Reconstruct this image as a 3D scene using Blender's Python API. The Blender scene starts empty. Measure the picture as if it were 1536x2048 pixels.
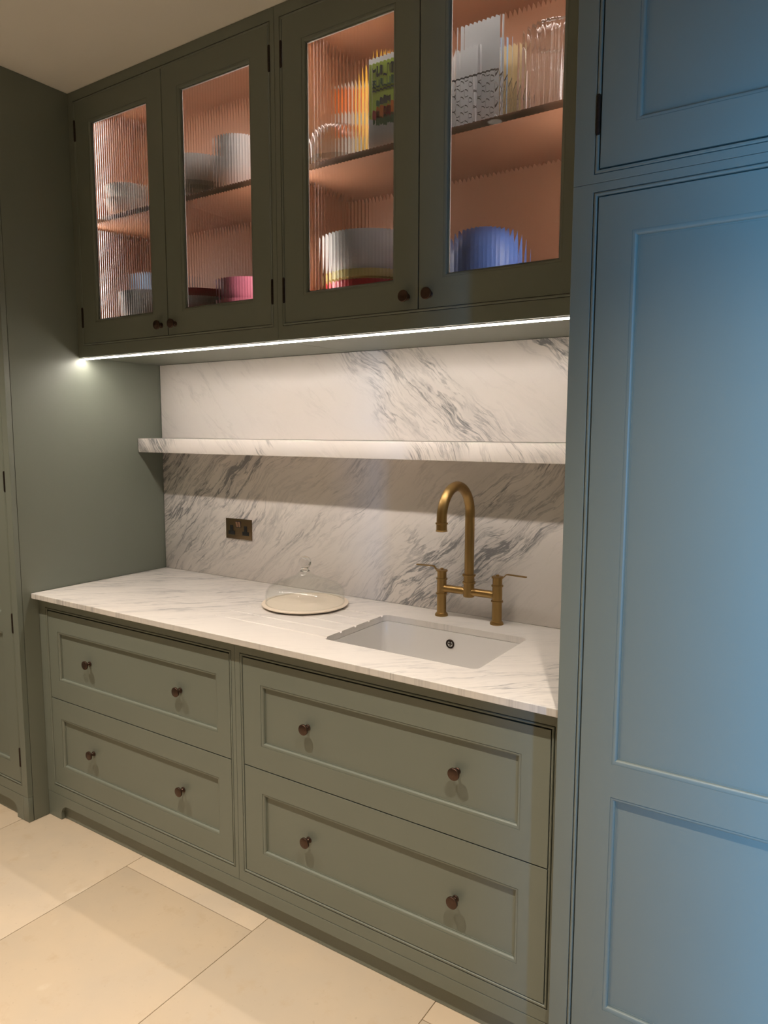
import bpy, bmesh, math, random
from mathutils import Vector, Matrix
random.seed(7)
scene = bpy.context.scene
COL = scene.collection

# ------------------------------------------------------------------ camera
CAM_POS = (2.6488, -2.1886, 1.5383)
YAW, PITCH, ROLL, F_PX = 0.5843, 0.1126, 0.0019, 1451.0
fw = Vector((-math.sin(YAW) * math.cos(PITCH), math.cos(YAW) * math.cos(PITCH), -math.sin(PITCH)))
rt = Vector((math.cos(YAW), math.sin(YAW), 0)); up = rt.cross(fw)
rt2 = rt * math.cos(ROLL) + up * math.sin(ROLL); up2 = -rt * math.sin(ROLL) + up * math.cos(ROLL)
cam = bpy.data.cameras.new('camera'); cam_o = bpy.data.objects.new('camera', cam); COL.objects.link(cam_o)
cam.sensor_fit = 'VERTICAL'; cam.sensor_height = 36.0; cam.lens = F_PX / 2048 * 36.0
cam.clip_start = 0.02
m = Matrix((rt2, up2, -fw)).transposed().to_4x4(); m.translation = Vector(CAM_POS)
cam_o.matrix_world = m
scene.camera = cam_o

# ------------------------------------------------------------------ world, exposure, large lights
scene.view_settings.view_transform = 'Standard'; scene.view_settings.look = 'None'
scene.view_settings.exposure = 0.0; scene.view_settings.gamma = 1.0
scene.view_settings.use_curve_mapping = False
world = bpy.data.worlds.new('world'); scene.world = world; world.use_nodes = True
world.node_tree.nodes['Background'].inputs[0].default_value = (0.55, 0.7, 1.0, 1)
world.node_tree.nodes['Background'].inputs[1].default_value = 0.03
scene.cycles.caustics_reflective = False; scene.cycles.caustics_refractive = False
scene.cycles.max_bounces = 10; scene.cycles.transmission_bounces = 8; scene.cycles.transparent_max_bounces = 16
scene.cycles.sample_clamp_indirect = 6.0
scene.cycles.blur_glossy = 0.4

SPOT_W, SPOT_COL = 166.0, (1.0, 0.87, 0.72)
LED_STRENGTH, LED_COL = 72.0, (1.0, 0.89, 0.80)
CAB_LED_STRENGTH, CAB_LED_COL = 36.0, (1.0, 0.93, 0.90)
DAY_W, DAY_COL = 235.0, (0.12, 0.46, 1.0)
WIN = dict(x=3.05, y0=-1.54, y1=-0.98, z0=0.04, z1=2.02)      # glazed opening in the right-hand wall

dl = bpy.data.lights.new('window_daylight', 'AREA'); dl.shape = 'RECTANGLE'
dl.size = 0.7; dl.size_y = 1.4; dl.energy = DAY_W; dl.color = DAY_COL
dlo = bpy.data.objects.new('window_daylight', dl); COL.objects.link(dlo)
dlo.location = (4.20, -2.60, 1.15)                              # patch of evening sky outside that window
dlo.rotation_euler = (Vector((2.40, -0.68, 1.45)) - dlo.location).to_track_quat('-Z', 'Y').to_euler()

# ------------------------------------------------------------------ main measures (metres)
H = 0.91                 # worktop top
TC = 0.02                # worktop thickness
DC = 0.652               # worktop front
DB = 0.622               # base cabinet face
DU = 0.399               # wall cabinet face
ZU, ZC = 1.822, 2.822    # wall cabinet underside, ceiling
XM = 1.058               # joint between the two cabinets of each row
W = 2.115                # right end of the recess
DT = 0.680               # right tall cabinet face
DL = 0.707               # left tall cabinet face
ZJ = 2.033               # joint of the stacked tall cabinets
ZP = 0.102               # plinth top

# ------------------------------------------------------------------ node helper and materials
class NT:
    def __init__(s, name):
        s.m = bpy.data.materials.new(name); s.m.use_nodes = True
        s.t = s.m.node_tree; s.n = s.t.nodes; s.l = s.t.links
        s.b = s.n['Principled BSDF']; s.out = s.n['Material Output']
    def put(s, sock, v):
        if hasattr(v, 'is_output') or isinstance(v, bpy.types.NodeSocket): s.l.new(v, sock)
        else:
            if sock.type == 'RGBA' and len(v) == 3: v = (*v, 1)
            sock.default_value = v
    def set(s, **k):
        for a, v in k.items(): s.put(s.b.inputs[a.replace('_', ' ')], v)
        return s
    def math(s, op, a, b=0.0, c=0.0):
        n = s.n.new('ShaderNodeMath'); n.operation = op
        s.put(n.inputs[0], a); s.put(n.inputs[1], b); s.put(n.inputs[2], c); return n.outputs[0]
    def obj(s): return s.n.new('ShaderNodeTexCoord').outputs['Object']
    def rand(s): return s.n.new('ShaderNodeObjectInfo').outputs['Random']
    def sep(s, v):
        n = s.n.new('ShaderNodeSeparateXYZ'); s.put(n.inputs[0], v); return n.outputs
    def comb(s, x=0.0, y=0.0, z=0.0):
        n = s.n.new('ShaderNodeCombineXYZ')
        for i, v in enumerate((x, y, z)): s.put(n.inputs[i], v)
        return n.outputs[0]
    def map(s, v, loc=(0, 0, 0), rot=(0, 0, 0), scale=(1, 1, 1)):
        n = s.n.new('ShaderNodeMapping'); s.put(n.inputs[0], v)
        n.inputs[1].default_value = loc; n.inputs[2].default_value = rot; n.inputs[3].default_value = scale; return n.outputs[0]
    def noise(s, v, scale=5.0, detail=3.0, rough=0.5, dist=0.0):
        n = s.n.new('ShaderNodeTexNoise'); s.put(n.inputs['Vector'], v)
        n.inputs['Scale'].default_value = scale; n.inputs['Detail'].default_value = detail
        n.inputs['Roughness'].default_value = rough; n.inputs['Distortion'].default_value = dist
        return n.outputs['Fac']
    def ramp(s, f, stops, interp='LINEAR'):
        n = s.n.new('ShaderNodeValToRGB'); s.put(n.inputs[0], f); e = n.color_ramp.elements
        n.color_ramp.interpolation = interp
        while len(e) > 1: e.remove(e[-1])
        for i, (p, c) in enumerate(stops):
            if not isinstance(c, tuple): c = (c, c, c)
            if i == 0: el = e[0]; el.position = p
            else: el = e.new(p)
            el.color = (*c, 1)
        return n.outputs[0]
    def mix(s, f, a, b):
        n = s.n.new('ShaderNodeMix'); n.data_type = 'RGBA'
        s.put(n.inputs['Factor'], f); s.put(n.inputs[6], a); s.put(n.inputs[7], b); return n.outputs[2]
    def bump(s, h, strength=0.1, dist=0.002):
        n = s.n.new('ShaderNodeBump'); n.inputs['Strength'].default_value = strength; n.inputs['Distance'].default_value = dist
        s.put(n.inputs['Height'], h); s.put(s.b.inputs['Normal'], n.outputs[0]); return s

def plain(name, col, rough=0.5, metal=0.0, **k):
    t = NT(name); t.set(Base_Color=col, Roughness=rough, Metallic=metal, **k); return t.m

def make_paint():
    t = NT('green_grey_paint'); v = t.obj()
    n = t.noise(v, 3.0, 2.0)
    t.set(Base_Color=t.mix(n, (0.174, 0.193, 0.158), (0.191, 0.211, 0.174)), Roughness=0.42)
    t.bump(t.noise(v, 420.0, 2.0), 0.03, 0.001); return t.m

def make_wood():
    t = NT('cherry_veneer'); v = t.obj()
    g = t.noise(t.map(v, scale=(40, 40, 2.2)), 1.6, 4.0, 0.6)
    g2 = t.noise(t.map(v, scale=(3, 3, 1)), 1.2, 2.0)
    c = t.mix(g, (0.30, 0.128, 0.066), (0.41, 0.190, 0.105))
    t.set(Base_Color=t.mix(t.math('MULTIPLY', g2, 0.5), c, (0.35, 0.158, 0.085)), Roughness=0.45); return t.m

def make_marble(name, axes, angle, tscale, mask, mask_axis='t', seed=0.0, fine=1.0, dark=1.0, base=(0.87, 0.84, 0.815)):
    """veined white marble: axes picks the two slab axes, angle the vein direction, mask the vein density across it"""
    t = NT(name); o = t.sep(t.obj()); u, w = o['XYZ'.index(axes[0])], o['XYZ'.index(axes[1])]
    ca, sa = math.cos(angle), math.sin(angle)
    # gentle warp
    base_v = t.comb(u, w, seed)
    w1 = t.math('SUBTRACT', t.noise(base_v, 2.6, 2.0), 0.5); w2 = t.math('SUBTRACT', t.noise(t.comb(u, w, seed + 9), 7.0, 3.0), 0.5)
    s_ = t.math('ADD', t.math('MULTIPLY', u, ca), t.math('MULTIPLY', w, sa))
    t0 = t.math('SUBTRACT', t.math('MULTIPLY', w, ca), t.math('MULTIPLY', u, sa))
    tt = t.math('ADD', t.math('ADD', t0, t.math('MULTIPLY', w1, 0.16)), t.math('MULTIPLY', w2, 0.035))
    def veins(ks, kt, z, width, detail=4.0, rough=0.55):
        n = t.noise(t.comb(t.math('MULTIPLY', s_, ks), t.math('MULTIPLY', tt, kt), z), 1.0, detail, rough)
        d = t.math('ABSOLUTE', t.math('SUBTRACT', n, 0.5))
        return t.ramp(t.math('DIVIDE', d, width), [(0.0, 1.0), (0.28, 0.72), (1.0, 0.0)], 'EASE')
    vA = veins(1.3, 7.5 * tscale, seed + 1.3, 0.020, 6.0, 0.6)
    vB = veins(2.6, 17.0 * tscale, seed + 4.1, 0.026, 6.0, 0.6)
    vC = veins(5.0, 34.0 * tscale, seed + 7.7, 0.036, 5.0, 0.6)
    patch = t.noise(t.comb(t.math('MULTIPLY', s_, 1.7), t.math('MULTIPLY', tt, 12.0 * tscale), seed + 3.0), 1.0, 4.0, 0.6)
    patch = t.ramp(patch, [(0.47, 0.0), (0.66, 1.0)])
    brk = t.ramp(t.noise(t.comb(t.math('MULTIPLY', s_, 4.0), t.math('MULTIPLY', tt, 9.0), seed + 12.0), 1.0, 3.0), [(0.42, 0.0), (0.60, 1.0)])
    lo, hi, stops = mask
    mt = tt if mask_axis == 't' else t.math('ADD', u, t.math('MULTIPLY', t.math('SUBTRACT', w, 1.47), -0.8))
    mk = t.ramp(t.math('DIVIDE', t.math('SUBTRACT', mt, lo), hi - lo), [((p - lo) / (hi - lo), q) for p, q in stops])
    mk2 = t.math('MULTIPLY', mk, mk)
    a = t.math('MULTIPLY', vA, t.math('MULTIPLY', t.math('ADD', brk, 0.25), t.math('MULTIPLY', mk, 0.80)))
    b = t.math('MULTIPLY', vB, t.math('MULTIPLY', t.math('MULTIPLY', brk, 0.75), mk))
    c = t.math('MULTIPLY', vC, t.math('MULTIPLY', mk2, 0.42 * fine))
    d = t.math('MULTIPLY', patch, t.math('MULTIPLY', mk2, 0.34))
    tot = t.math('MINIMUM', t.math('MULTIPLY', t.math('ADD', t.math('ADD', a, b), t.math('ADD', c, d)), dark), 1.0)
    warm = t.noise(t.comb(u, w, seed + 20), 2.0, 2.0)
    white = t.mix(warm, base, (base[0] * 1.02, base[1] * 0.97, base[2] * 0.93))
    t.set(Base_Color=t.mix(tot, white, (0.27, 0.265, 0.27)), Roughness=0.30)
    return t.m

def make_tile():
    t = NT('limestone_tile'); v = t.obj(); r = t.rand()
    off = t.comb(t.math('MULTIPLY', r, 37.0), t.math('MULTIPLY', r, 11.0), 0.0)
    va = t.n.new('ShaderNodeVectorMath'); va.operation = 'ADD'; t.put(va.inputs[0], v); t.put(va.inputs[1], off); p = va.outputs[0]
    n1 = t.noise(p, 2.2, 4.0, 0.6); n2 = t.noise(p, 11.0, 5.0, 0.65); n3 = t.noise(p, 60.0, 3.0)
    c = t.mix(r, (0.58, 0.465, 0.335), (0.66, 0.535, 0.39))
    c = t.mix(t.ramp(n1, [(0.38, 0.0), (0.66, 0.75)]), c, (0.52, 0.44, 0.345))
    c = t.mix(t.ramp(n2, [(0.57, 0.0), (0.72, 0.45)]), c, (0.49, 0.36, 0.22))
    c = t.mix(t.ramp(n3, [(0.66, 0.0), (0.76, 0.5)]), c, (0.42, 0.33, 0.23))
    c = t.mix(t.ramp(t.noise(p, 5.0, 3.0), [(0.68, 0.0), (0.76, 0.5)]), c, (0.78, 0.70, 0.58))
    t.set(Base_Color=c, Roughness=t.math('ADD', 0.42, t.math('MULTIPLY', n2, 0.2)))
    t.bump(t.math('ADD', n3, n2), 0.06, 0.002); return t.m

def make_brass():
    t = NT('aged_brass'); v = t.obj(); n = t.noise(t.map(v, scale=(1, 1, .3)), 38.0, 4.0, 0.6); n2 = t.noise(v, 9.0, 2.0)
    c = t.mix(n, (0.30, 0.185, 0.065), (0.46, 0.305, 0.125))
    t.set(Base_Color=t.mix(t.math('MULTIPLY', n2, .5), c, (0.34, 0.22, 0.085)), Metallic=1.0, Roughness=t.math('ADD', 0.30, t.math('MULTIPLY', n, 0.16))); return t.m

def make_bronze(name, a, b, rough=0.38):
    t = NT(name); n = t.noise(t.obj(), 150.0, 3.0)
    t.set(Base_Color=t.mix(n, a, b), Metallic=0.85, Roughness=rough); return t.m

def make_clear_glass(name='clear_glass', tint=(0.985, 0.992, 0.988), base=0.025, edge=0.85):
    """thin blown glass: transparent, with Fresnel reflections"""
    t = NT(name); t.n.remove(t.b)
    fr = t.n.new('ShaderNodeLayerWeight'); fr.inputs[0].default_value = 0.22
    f = t.math('ADD', t.math('MULTIPLY', t.math('POWER', fr.outputs['Facing'], 3.0), edge), base)
    tr = t.n.new('ShaderNodeBsdfTransparent'); tr.inputs[0].default_value = (*tint, 1)
    gl = t.n.new('ShaderNodeBsdfGlossy'); gl.inputs['Roughness'].default_value = 0.03
    mx = t.n.new('ShaderNodeMixShader'); t.l.new(f, mx.inputs[0]); t.l.new(tr.outputs[0], mx.inputs[1]); t.l.new(gl.outputs[0], mx.inputs[2])
    t.l.new(mx.outputs[0], t.out.inputs['Surface']); return t.m

def make_solid_glass(name, rough=0.0, ior=1.46, col=(1, 1, 1)):
    t = NT(name); t.set(Base_Color=col, Roughness=rough, IOR=ior, Transmission_Weight=1.0); return t.m

def make_emit(name, col, strength):
    t = NT(name); t.set(Base_Color=(0.8, 0.8, 0.8), Emission_Color=col, Emission_Strength=strength); return t.m

def make_plaster(name, col):
    t = NT(name); v = t.obj(); t.set(Base_Color=t.mix(t.noise(v, 1.5, 3.0), col, tuple(c * .96 for c in col)), Roughness=0.85)
    t.bump(t.noise(v, 160.0, 3.0), 0.05, 0.001); return t.m

M = {}
M['paint'] = make_paint(); M['wood'] = make_wood(); M['tile'] = make_tile(); M['brass'] = make_brass()
M['knob'] = make_bronze('dark_bronze', (0.075, 0.046, 0.034), (0.11, 0.068, 0.050))
M['hinge'] = make_bronze('dark_hinge_metal', (0.030, 0.022, 0.018), (0.05, 0.036, 0.03), 0.45)
M['plate'] = make_bronze('bronze_plate', (0.17, 0.115, 0.060), (0.21, 0.145, 0.08), 0.36)
M['switch'] = make_bronze('copper_rocker', (0.33, 0.19, 0.12), (0.38, 0.22, 0.14), 0.34)
M['black'] = plain('black_plastic', (0.010, 0.010, 0.010), 0.45)
M['drain'] = make_bronze('dark_drain_metal', (0.03, 0.02, 0.016), (0.05, 0.035, 0.028), 0.35)
M['dark'] = plain('dark_void', (0.02, 0.02, 0.018), 0.8)
M['grout'] = make_plaster('grout', (0.33, 0.26, 0.18))
M['ceiling'] = make_plaster('ceiling_paint', (0.90, 0.86, 0.78))
M['wall'] = make_plaster('wall_paint', (0.34, 0.33, 0.29))
M['ceramic'] = plain('white_ceramic', (0.72, 0.70, 0.68), 0.12, Coat_Weight=0.4)
M['glass'] = make_clear_glass()
M['glass_bright'] = make_clear_glass('clear_pressed_glass', (0.93, 0.95, 0.95), 0.12, 0.7)
M['knob_glass'] = make_solid_glass('solid_glass', 0.0, 1.46)
M['reeded'] = make_solid_glass('reeded_glass', 0.0, 1.47, (0.985, 0.99, 0.985))
M['led'] = make_emit('led_diffuser', LED_COL, LED_STRENGTH)
M['cabled'] = make_emit('cabinet_led_diffuser', CAB_LED_COL, CAB_LED_STRENGTH)
M['lens'] = make_emit('downlight_lens', SPOT_COL, 2.0)
M['alu'] = plain('aluminium', (0.6, 0.6, 0.6), 0.35, 1.0)
M['pale_trim'] = plain('pale_glazing_bead', (0.55, 0.52, 0.46), 0.6)
M['white_trim'] = plain('white_trim', (0.75, 0.73, 0.70), 0.45)
A = math.radians
M['splash_low'] = make_marble('marble_lower_slab', 'XZ', A(40), 1.0,
    (-0.6, 1.2, [(-0.6, 0.03), (-0.40, 0.10), (-0.30, 0.35), (-0.22, 0.95), (-0.05, 1.0), (0.00, 0.70), (0.06, 0.22), (0.18, 0.20), (0.26, 0.62), (0.42, 0.55), (0.50, 0.62), (0.60, 0.78), (0.78, 1.0), (1.2, 1.0)]), seed=2.2)
M['splash_high'] = make_marble('marble_upper_slab', 'XZ', A(-39), 1.0,
    (1.0, 3.0, [(1.0, 0.10), (1.55, 0.12), (1.94, 0.10), (2.01, 0.55), (2.05, 0.72), (2.14, 0.50), (2.22, 0.70), (2.27, 0.40), (2.31, 0.06), (2.47, 0.05), (2.53, 0.85), (3.0, 0.5)]), seed=5.6, dark=1.2)
M['shelf'] = make_marble('marble_shelf', 'XZ', A(-52), 1.5,
    (-0.2, 2.2, [(-0.2, 1.0), (0.17, 0.95), (0.26, 0.15), (0.68, 0.10), (0.73, 0.6), (0.80, 0.08), (1.36, 0.08), (1.42, 0.9), (1.56, 0.85), (1.62, 0.15), (1.74, 0.45), (1.90, 0.55), (2.2, 0.2)]), mask_axis='u', seed=3.3, dark=1.3)
M['worktop'] = make_marble('marble_worktop', 'XY', A(43), 1.35,
    (-2.2, 0.2, [(-2.2, 0.45), (-1.62, 0.55), (-1.50, 0.30), (-1.32, 0.12), (-1.08, 0.15), (-0.95, 0.35), (-0.80, 0.62), (-0.40, 0.72), (0.2, 0.7)]), seed=8.1, dark=1.1, base=(0.72, 0.70, 0.675))

# ------------------------------------------------------------------ mesh helpers
class MB:
    def __init__(s): s.v = []; s.f = []
    def add(s, verts, faces):
        b = len(s.v); s.v += [tuple(p) for p in verts]; s.f += [tuple(i + b for i in f) for f in faces]; return s
    def box(s, x0, x1, y0, y1, z0, z1):
        return s.add([(x0, y0, z0), (x1, y0, z0), (x1, y1, z0), (x0, y1, z0), (x0, y0, z1), (x1, y0, z1), (x1, y1, z1), (x0, y1, z1)],
                     [(0, 3, 2, 1), (4, 5, 6, 7), (0, 1, 5, 4), (1, 2, 6, 5), (2, 3, 7, 6), (3, 0, 4, 7)])
    def ring(s, x0, x1, z0, z1, prof, closed=True, fy=None):
        """sweep a profile [(inset, y)] round a rectangle with mitred corners"""
        n = len(prof); vs = []
        for i, y in prof:
            vs += [(x0 + i, y, z0 + i), (x1 - i, y, z0 + i), (x1 - i, y, z1 - i), (x0 + i, y, z1 - i)]
        fs = []
        for k in range(n if closed else n - 1):
            a, b = 4 * k, 4 * ((k + 1) % n)
            for c in range(4):
                d = (c + 1) % 4; fs.append((a + c, a + d, b + d, b + c))
        return s.add(vs, fs)
    def lathe(s, prof, seg=32, center=(0, 0, 0), axis='z', cap=True):
        vs, fs = [], []
        for r, h in prof:
            for k in range(seg):
                t = 2 * math.pi * k / seg; a, b = r * math.cos(t), r * math.sin(t)
                p = (a, b, h) if axis == 'z' else ((a, -h, b) if axis == 'y' else (h, a, b))
                vs.append((p[0] + center[0], p[1] + center[1], p[2] + center[2]))
        for i in range(len(prof) - 1):
            for k in range(seg):
                k2 = (k + 1) % seg; fs.append((i * seg + k, i * seg + k2, (i + 1) * seg + k2, (i + 1) * seg + k))
        if cap:
            fs.append(tuple(range(seg))[::-1]); b = (len(prof) - 1) * seg; fs.append(tuple(b + k for k in range(seg)))
        return s.add(vs, fs)
    def tube(s, pts, r, seg=12, closed=False):
        pts = [Vector(p) for p in pts]; n = len(pts); rs = r if isinstance(r, (list, tuple)) else [r] * n
        vs, fs = [], []; ref = None
        for i, p in enumerate(pts):
            a = pts[(i - 1) % n] if (closed or i > 0) else p; b = pts[(i + 1) % n] if (closed or i < n - 1) else p
            d = (b - a).normalized()
            if ref is None: ref = Vector((0, 0, 1)) if abs(d.z) < .9 else Vector((1, 0, 0))
            e1 = (ref - d * ref.dot(d)).normalized(); e2 = d.cross(e1); ref = e1
            for k in range(seg):
                t = 2 * math.pi * k / seg; vs.append(p + (e1 * math.cos(t) + e2 * math.sin(t)) * rs[i])
        for i in range(n if closed else n - 1):
            j = (i + 1) % n
            for k in range(seg):
                k2 = (k + 1) % seg; fs.append((i * seg + k, i * seg + k2, j * seg + k2, j * seg + k))
        if not closed: fs.append(tuple(range(seg))[::-1]); fs.append(tuple((n - 1) * seg + k for k in range(seg)))
        return s.add(vs, fs)
    def prism(s, poly, y0, y1, plane='xz'):
        """extrude a 2-D outline"""
        n = len(poly)
        P = (lambda a, b, c: (a, c, b)) if plane == 'xz' else ((lambda a, b, c: (a, b, c)) if plane == 'xy' else (lambda a, b, c: (c, a, b)))
        vs = [P(a, b, y0) for a, b in poly] + [P(a, b, y1) for a, b in poly]
        fs = [tuple(range(n)), tuple(range(2 * n - 1, n - 1, -1))] + [(i, (i + 1) % n, n + (i + 1) % n, n + i) for i in range(n)]
        return s.add(vs, fs)
    def mesh(s, name, mat, off=(0, 0, 0), bevel=0.0, smooth=True, bseg=2):
        me = bpy.data.meshes.new(name)
        me.from_pydata([(v[0] - off[0], v[1] - off[1], v[2] - off[2]) for v in s.v], [], s.f)
        bm = bmesh.new(); bm.from_mesh(me); bmesh.ops.recalc_face_normals(bm, faces=bm.faces)
        if bevel:
            es = [e for e in bm.edges if len(e.link_faces) == 2 and e.calc_face_angle(0) > 0.6]
            bmesh.ops.bevel(bm, geom=es, offset=bevel, segments=bseg, profile=0.5, affect='EDGES', clamp_overlap=True)
        bm.to_mesh(me); bm.free()
        if smooth:
            for p in me.polygons: p.use_smooth = True
            me.set_sharp_from_angle(angle=math.radians(32))
        for mm in (mat if isinstance(mat, (list, tuple)) else [mat]): me.materials.append(mm)
        return me

ORG = {}
def tag(o, label=None, cat=None, group=None, kind=None):
    if label: o['label'] = label
    if cat: o['category'] = cat
    if group: o['group'] = group
    if kind: o['kind'] = kind
    return o
def link(name, me, parent=None, loc=(0, 0, 0)):
    o = bpy.data.objects.new(name, me); COL.objects.link(o); o.location = loc
    if parent is not None: o.parent = parent
    return o
def thing(name, label, cat, loc, group=None):
    o = link(name, None, None, loc); o.empty_display_size = 0.05; ORG[o.name] = Vector(loc)
    return tag(o, label, cat, group)
def org(p): return ORG[p.name]
def part(name, mb, mat, parent, bevel=0.0, smooth=True, label=None):
    """mesh given in world metres, stored relative to its thing's base"""
    L = org(parent); o = link(name, mb.mesh(name, mat, L, bevel, smooth), parent); ORG[o.name] = L
    if label: o['label'] = label
    return o
def place(name, me, parent, pos):
    """shared mesh placed at a world position under a thing or part"""
    L = org(parent); o = link(name, me, parent, Vector(pos) - L); ORG[o.name] = Vector(pos); return o
def single(name, mb, mat, label, cat, group=None, bevel=0.0, kind=None, loc=None, smooth=True):
    loc = loc or (0, 0, 0)
    return tag(link(name, mb.mesh(name, mat, loc, bevel, smooth), None, loc), label, cat, group, kind)
def structure(name, mb, mat, bevel=0.0, label=None):
    return tag(link(name, mb.mesh(name, mat, (0, 0, 0), bevel)), label, None, None, 'structure')

# ------------------------------------------------------------------ room shell
XL, XR, YF, YB = -0.70, WIN['x'], -4.3, 0.06
fl = structure('floor', MB().box(XL, XR, YF, YB, -0.06, -0.004), M['grout'])
TW, TL_, G = 0.608, 0.908, 0.0011
tile_me = MB().box(-TW / 2 + G, TW / 2 - G, -TL_ / 2 + G, TL_ / 2 - G, -0.012, 0.0).mesh('tile', M['tile'], (0, 0, 0), 0.0012)
for i in range(-1, 6):
    x = -0.052 + TW * i + TW / 2
    yo = -0.677 if i % 2 == 1 else -0.223
    for j in range(-1, 5):
        y = yo - TL_ * j - TL_ / 2
        if y - TL_ / 2 < YF - .3 or x + TW / 2 > XR + .5 or y + TL_ / 2 > YB + .9: continue
        o = link('tile', tile_me, fl, (x, y, 0))
structure('ceiling', MB().box(XL - .1, XR + .1, YF - .1, YB + .1, ZC, ZC + 0.1), M['ceiling'])
structure('wall_back', MB().box(XL - .1, XR + .1, YB, YB + 0.1, -0.06, ZC), M['wall'])
structure('wall_left', MB().box(XL - .1, XL, YF, YB, -0.06, ZC), M['wall'])
structure('wall_front', MB().box(XL - .1, XR + .1, YF - .1, YF, -0.06, ZC), M['wall'])
wr = MB()
wr.box(XR, XR + .12, YF, WIN['y0'], -0.06, ZC).box(XR, XR + .12, WIN['y1'], YB, -0.06, ZC)
wr.box(XR, XR + .12, WIN['y0'], WIN['y1'], -0.06, WIN['z0']).box(XR, XR + .12, WIN['y0'], WIN['y1'], WIN['z1'], ZC)
structure('wall_right', wr, M['wall'])
wf = MB()
for a, b, c, d in ((WIN['y0'], WIN['y0'] + .05, WIN['z0'], WIN['z1']), (WIN['y1'] - .05, WIN['y1'], WIN['z0'], WIN['z1']),
                   (WIN['y0'], WIN['y1'], WIN['z0'], WIN['z0'] + .05), (WIN['y0'], WIN['y1'], WIN['z1'] - .05, WIN['z1'])):
    wf.box(XR + .06, XR + .11, a, b, c, d)
structure('window_1', wf, M['white_trim'])

# ------------------------------------------------------------------ shared hardware
def knob_mesh():
    p = [(0.0095, -0.0005), (0.0095, 0.002), (0.0085, 0.003), (0.0085, 0.0045), (0.0060, 0.0055), (0.0046, 0.008), (0.0046, 0.0135),
         (0.0062, 0.0165), (0.0150, 0.0185), (0.0163, 0.0195), (0.0163, 0.0240), (0.0155, 0.0250), (0.0150, 0.0253)]
    return MB().lathe(p, 32, axis='y').mesh('knob', M['knob'])
KNOB = knob_mesh()
def hinge_mesh():
    p = [(0.0018, -0.040), (0.0036, -0.0385), (0.0036, -0.0365), (0.0045, -0.036), (0.0045, -0.013), (0.0040, -0.0125), (0.0045, -0.012),
         (0.0045, 0.012), (0.0040, 0.0125), (0.0045, 0.013), (0.0045, 0.036), (0.0036, 0.0365), (0.0036, 0.0385), (0.0018, 0.040)]
    return MB().lathe(p, 12).mesh('hinge', M['hinge'])
HINGE = hinge_mesh()

def bead_profile(y, inset, w=0.0068):
    """small quirk and a half-round bead on the inner edge of a face frame"""
    pts = [(inset - 0.0004, y + 0.016), (inset - 0.0004, y + 0.0045), (inset + 0.0014, y + 0.0045)]
    for k in range(7):
        a = math.pi * k / 6
        pts.append((inset + 0.0014 + w / 2 - math.cos(a) * w / 2, y + 0.0022 - math.sin(a) * 0.0034))
    pts += [(inset + 0.0014 + w, y + 0.016)]
    return pts
def mould_profile(y):
    """ovolo moulding stepping down from the frame face (inset 0) to the panel"""
    pts = [(-0.0012, y + 0.012), (-0.0012, y + 0.0008), (0.0012, y + 0.0014)]
    for k in range(7):
        a = math.pi / 2 * k / 6
        pts.append((0.0012 + 0.0085 * math.sin(a), y + 0.0002 + 0.0068 * (1 - math.cos(a)) + 0.0006))
    pts += [(0.0097, y + 0.0092), (0.0125, y + 0.0092), (0.0125, y + 0.0120)]
    return pts

def face_frame(parent, x0, x1, z0, z1, y, l, r, b, t, bead=0.0082):
    """frame between the outer rectangle and the opening, with its bead; l r b t are member widths up to the bead"""
    ix0, ix1, iz0, iz1 = x0 + l, x1 - r, z0 + b, z1 - t
    mb = MB(); e = 0.0006
    L0 = [(x0, z0), (x1, z0), (x1, z1), (x0, z1)]; L1 = [(ix0, iz0), (ix1, iz0), (ix1, iz1), (ix0, iz1)]
    def inset(L, d): return [(L[0][0] + d, L[0][1] + d), (L[1][0] - d, L[1][1] + d), (L[2][0] - d, L[2][1] - d), (L[3][0] + d, L[3][1] - d)]
    loops = [(L0, y + .02), (L0, y + e), (inset(L0, e), y), (inset(L1, -e), y), (L1, y + e), (L1, y + .02)]
    vs = [(p[0], yy, p[1]) for L, yy in loops for p in L]
    fs = []
    for k in range(len(loops)):
        a, c = 4 * k, 4 * ((k + 1) % len(loops))
        for q in range(4): fs.append((a + q, a + (q + 1) % 4, c + (q + 1) % 4, c + q))
    mb.add(vs, fs)
    part('face_frame', mb, M['paint'], parent)
    part('bead', MB().ring(ix0, ix1, iz0, iz1, bead_profile(y, 0.0)), M['paint'], parent)
    return ix0 + bead, ix1 - bead, iz0 + bead, iz1 - bead

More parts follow.
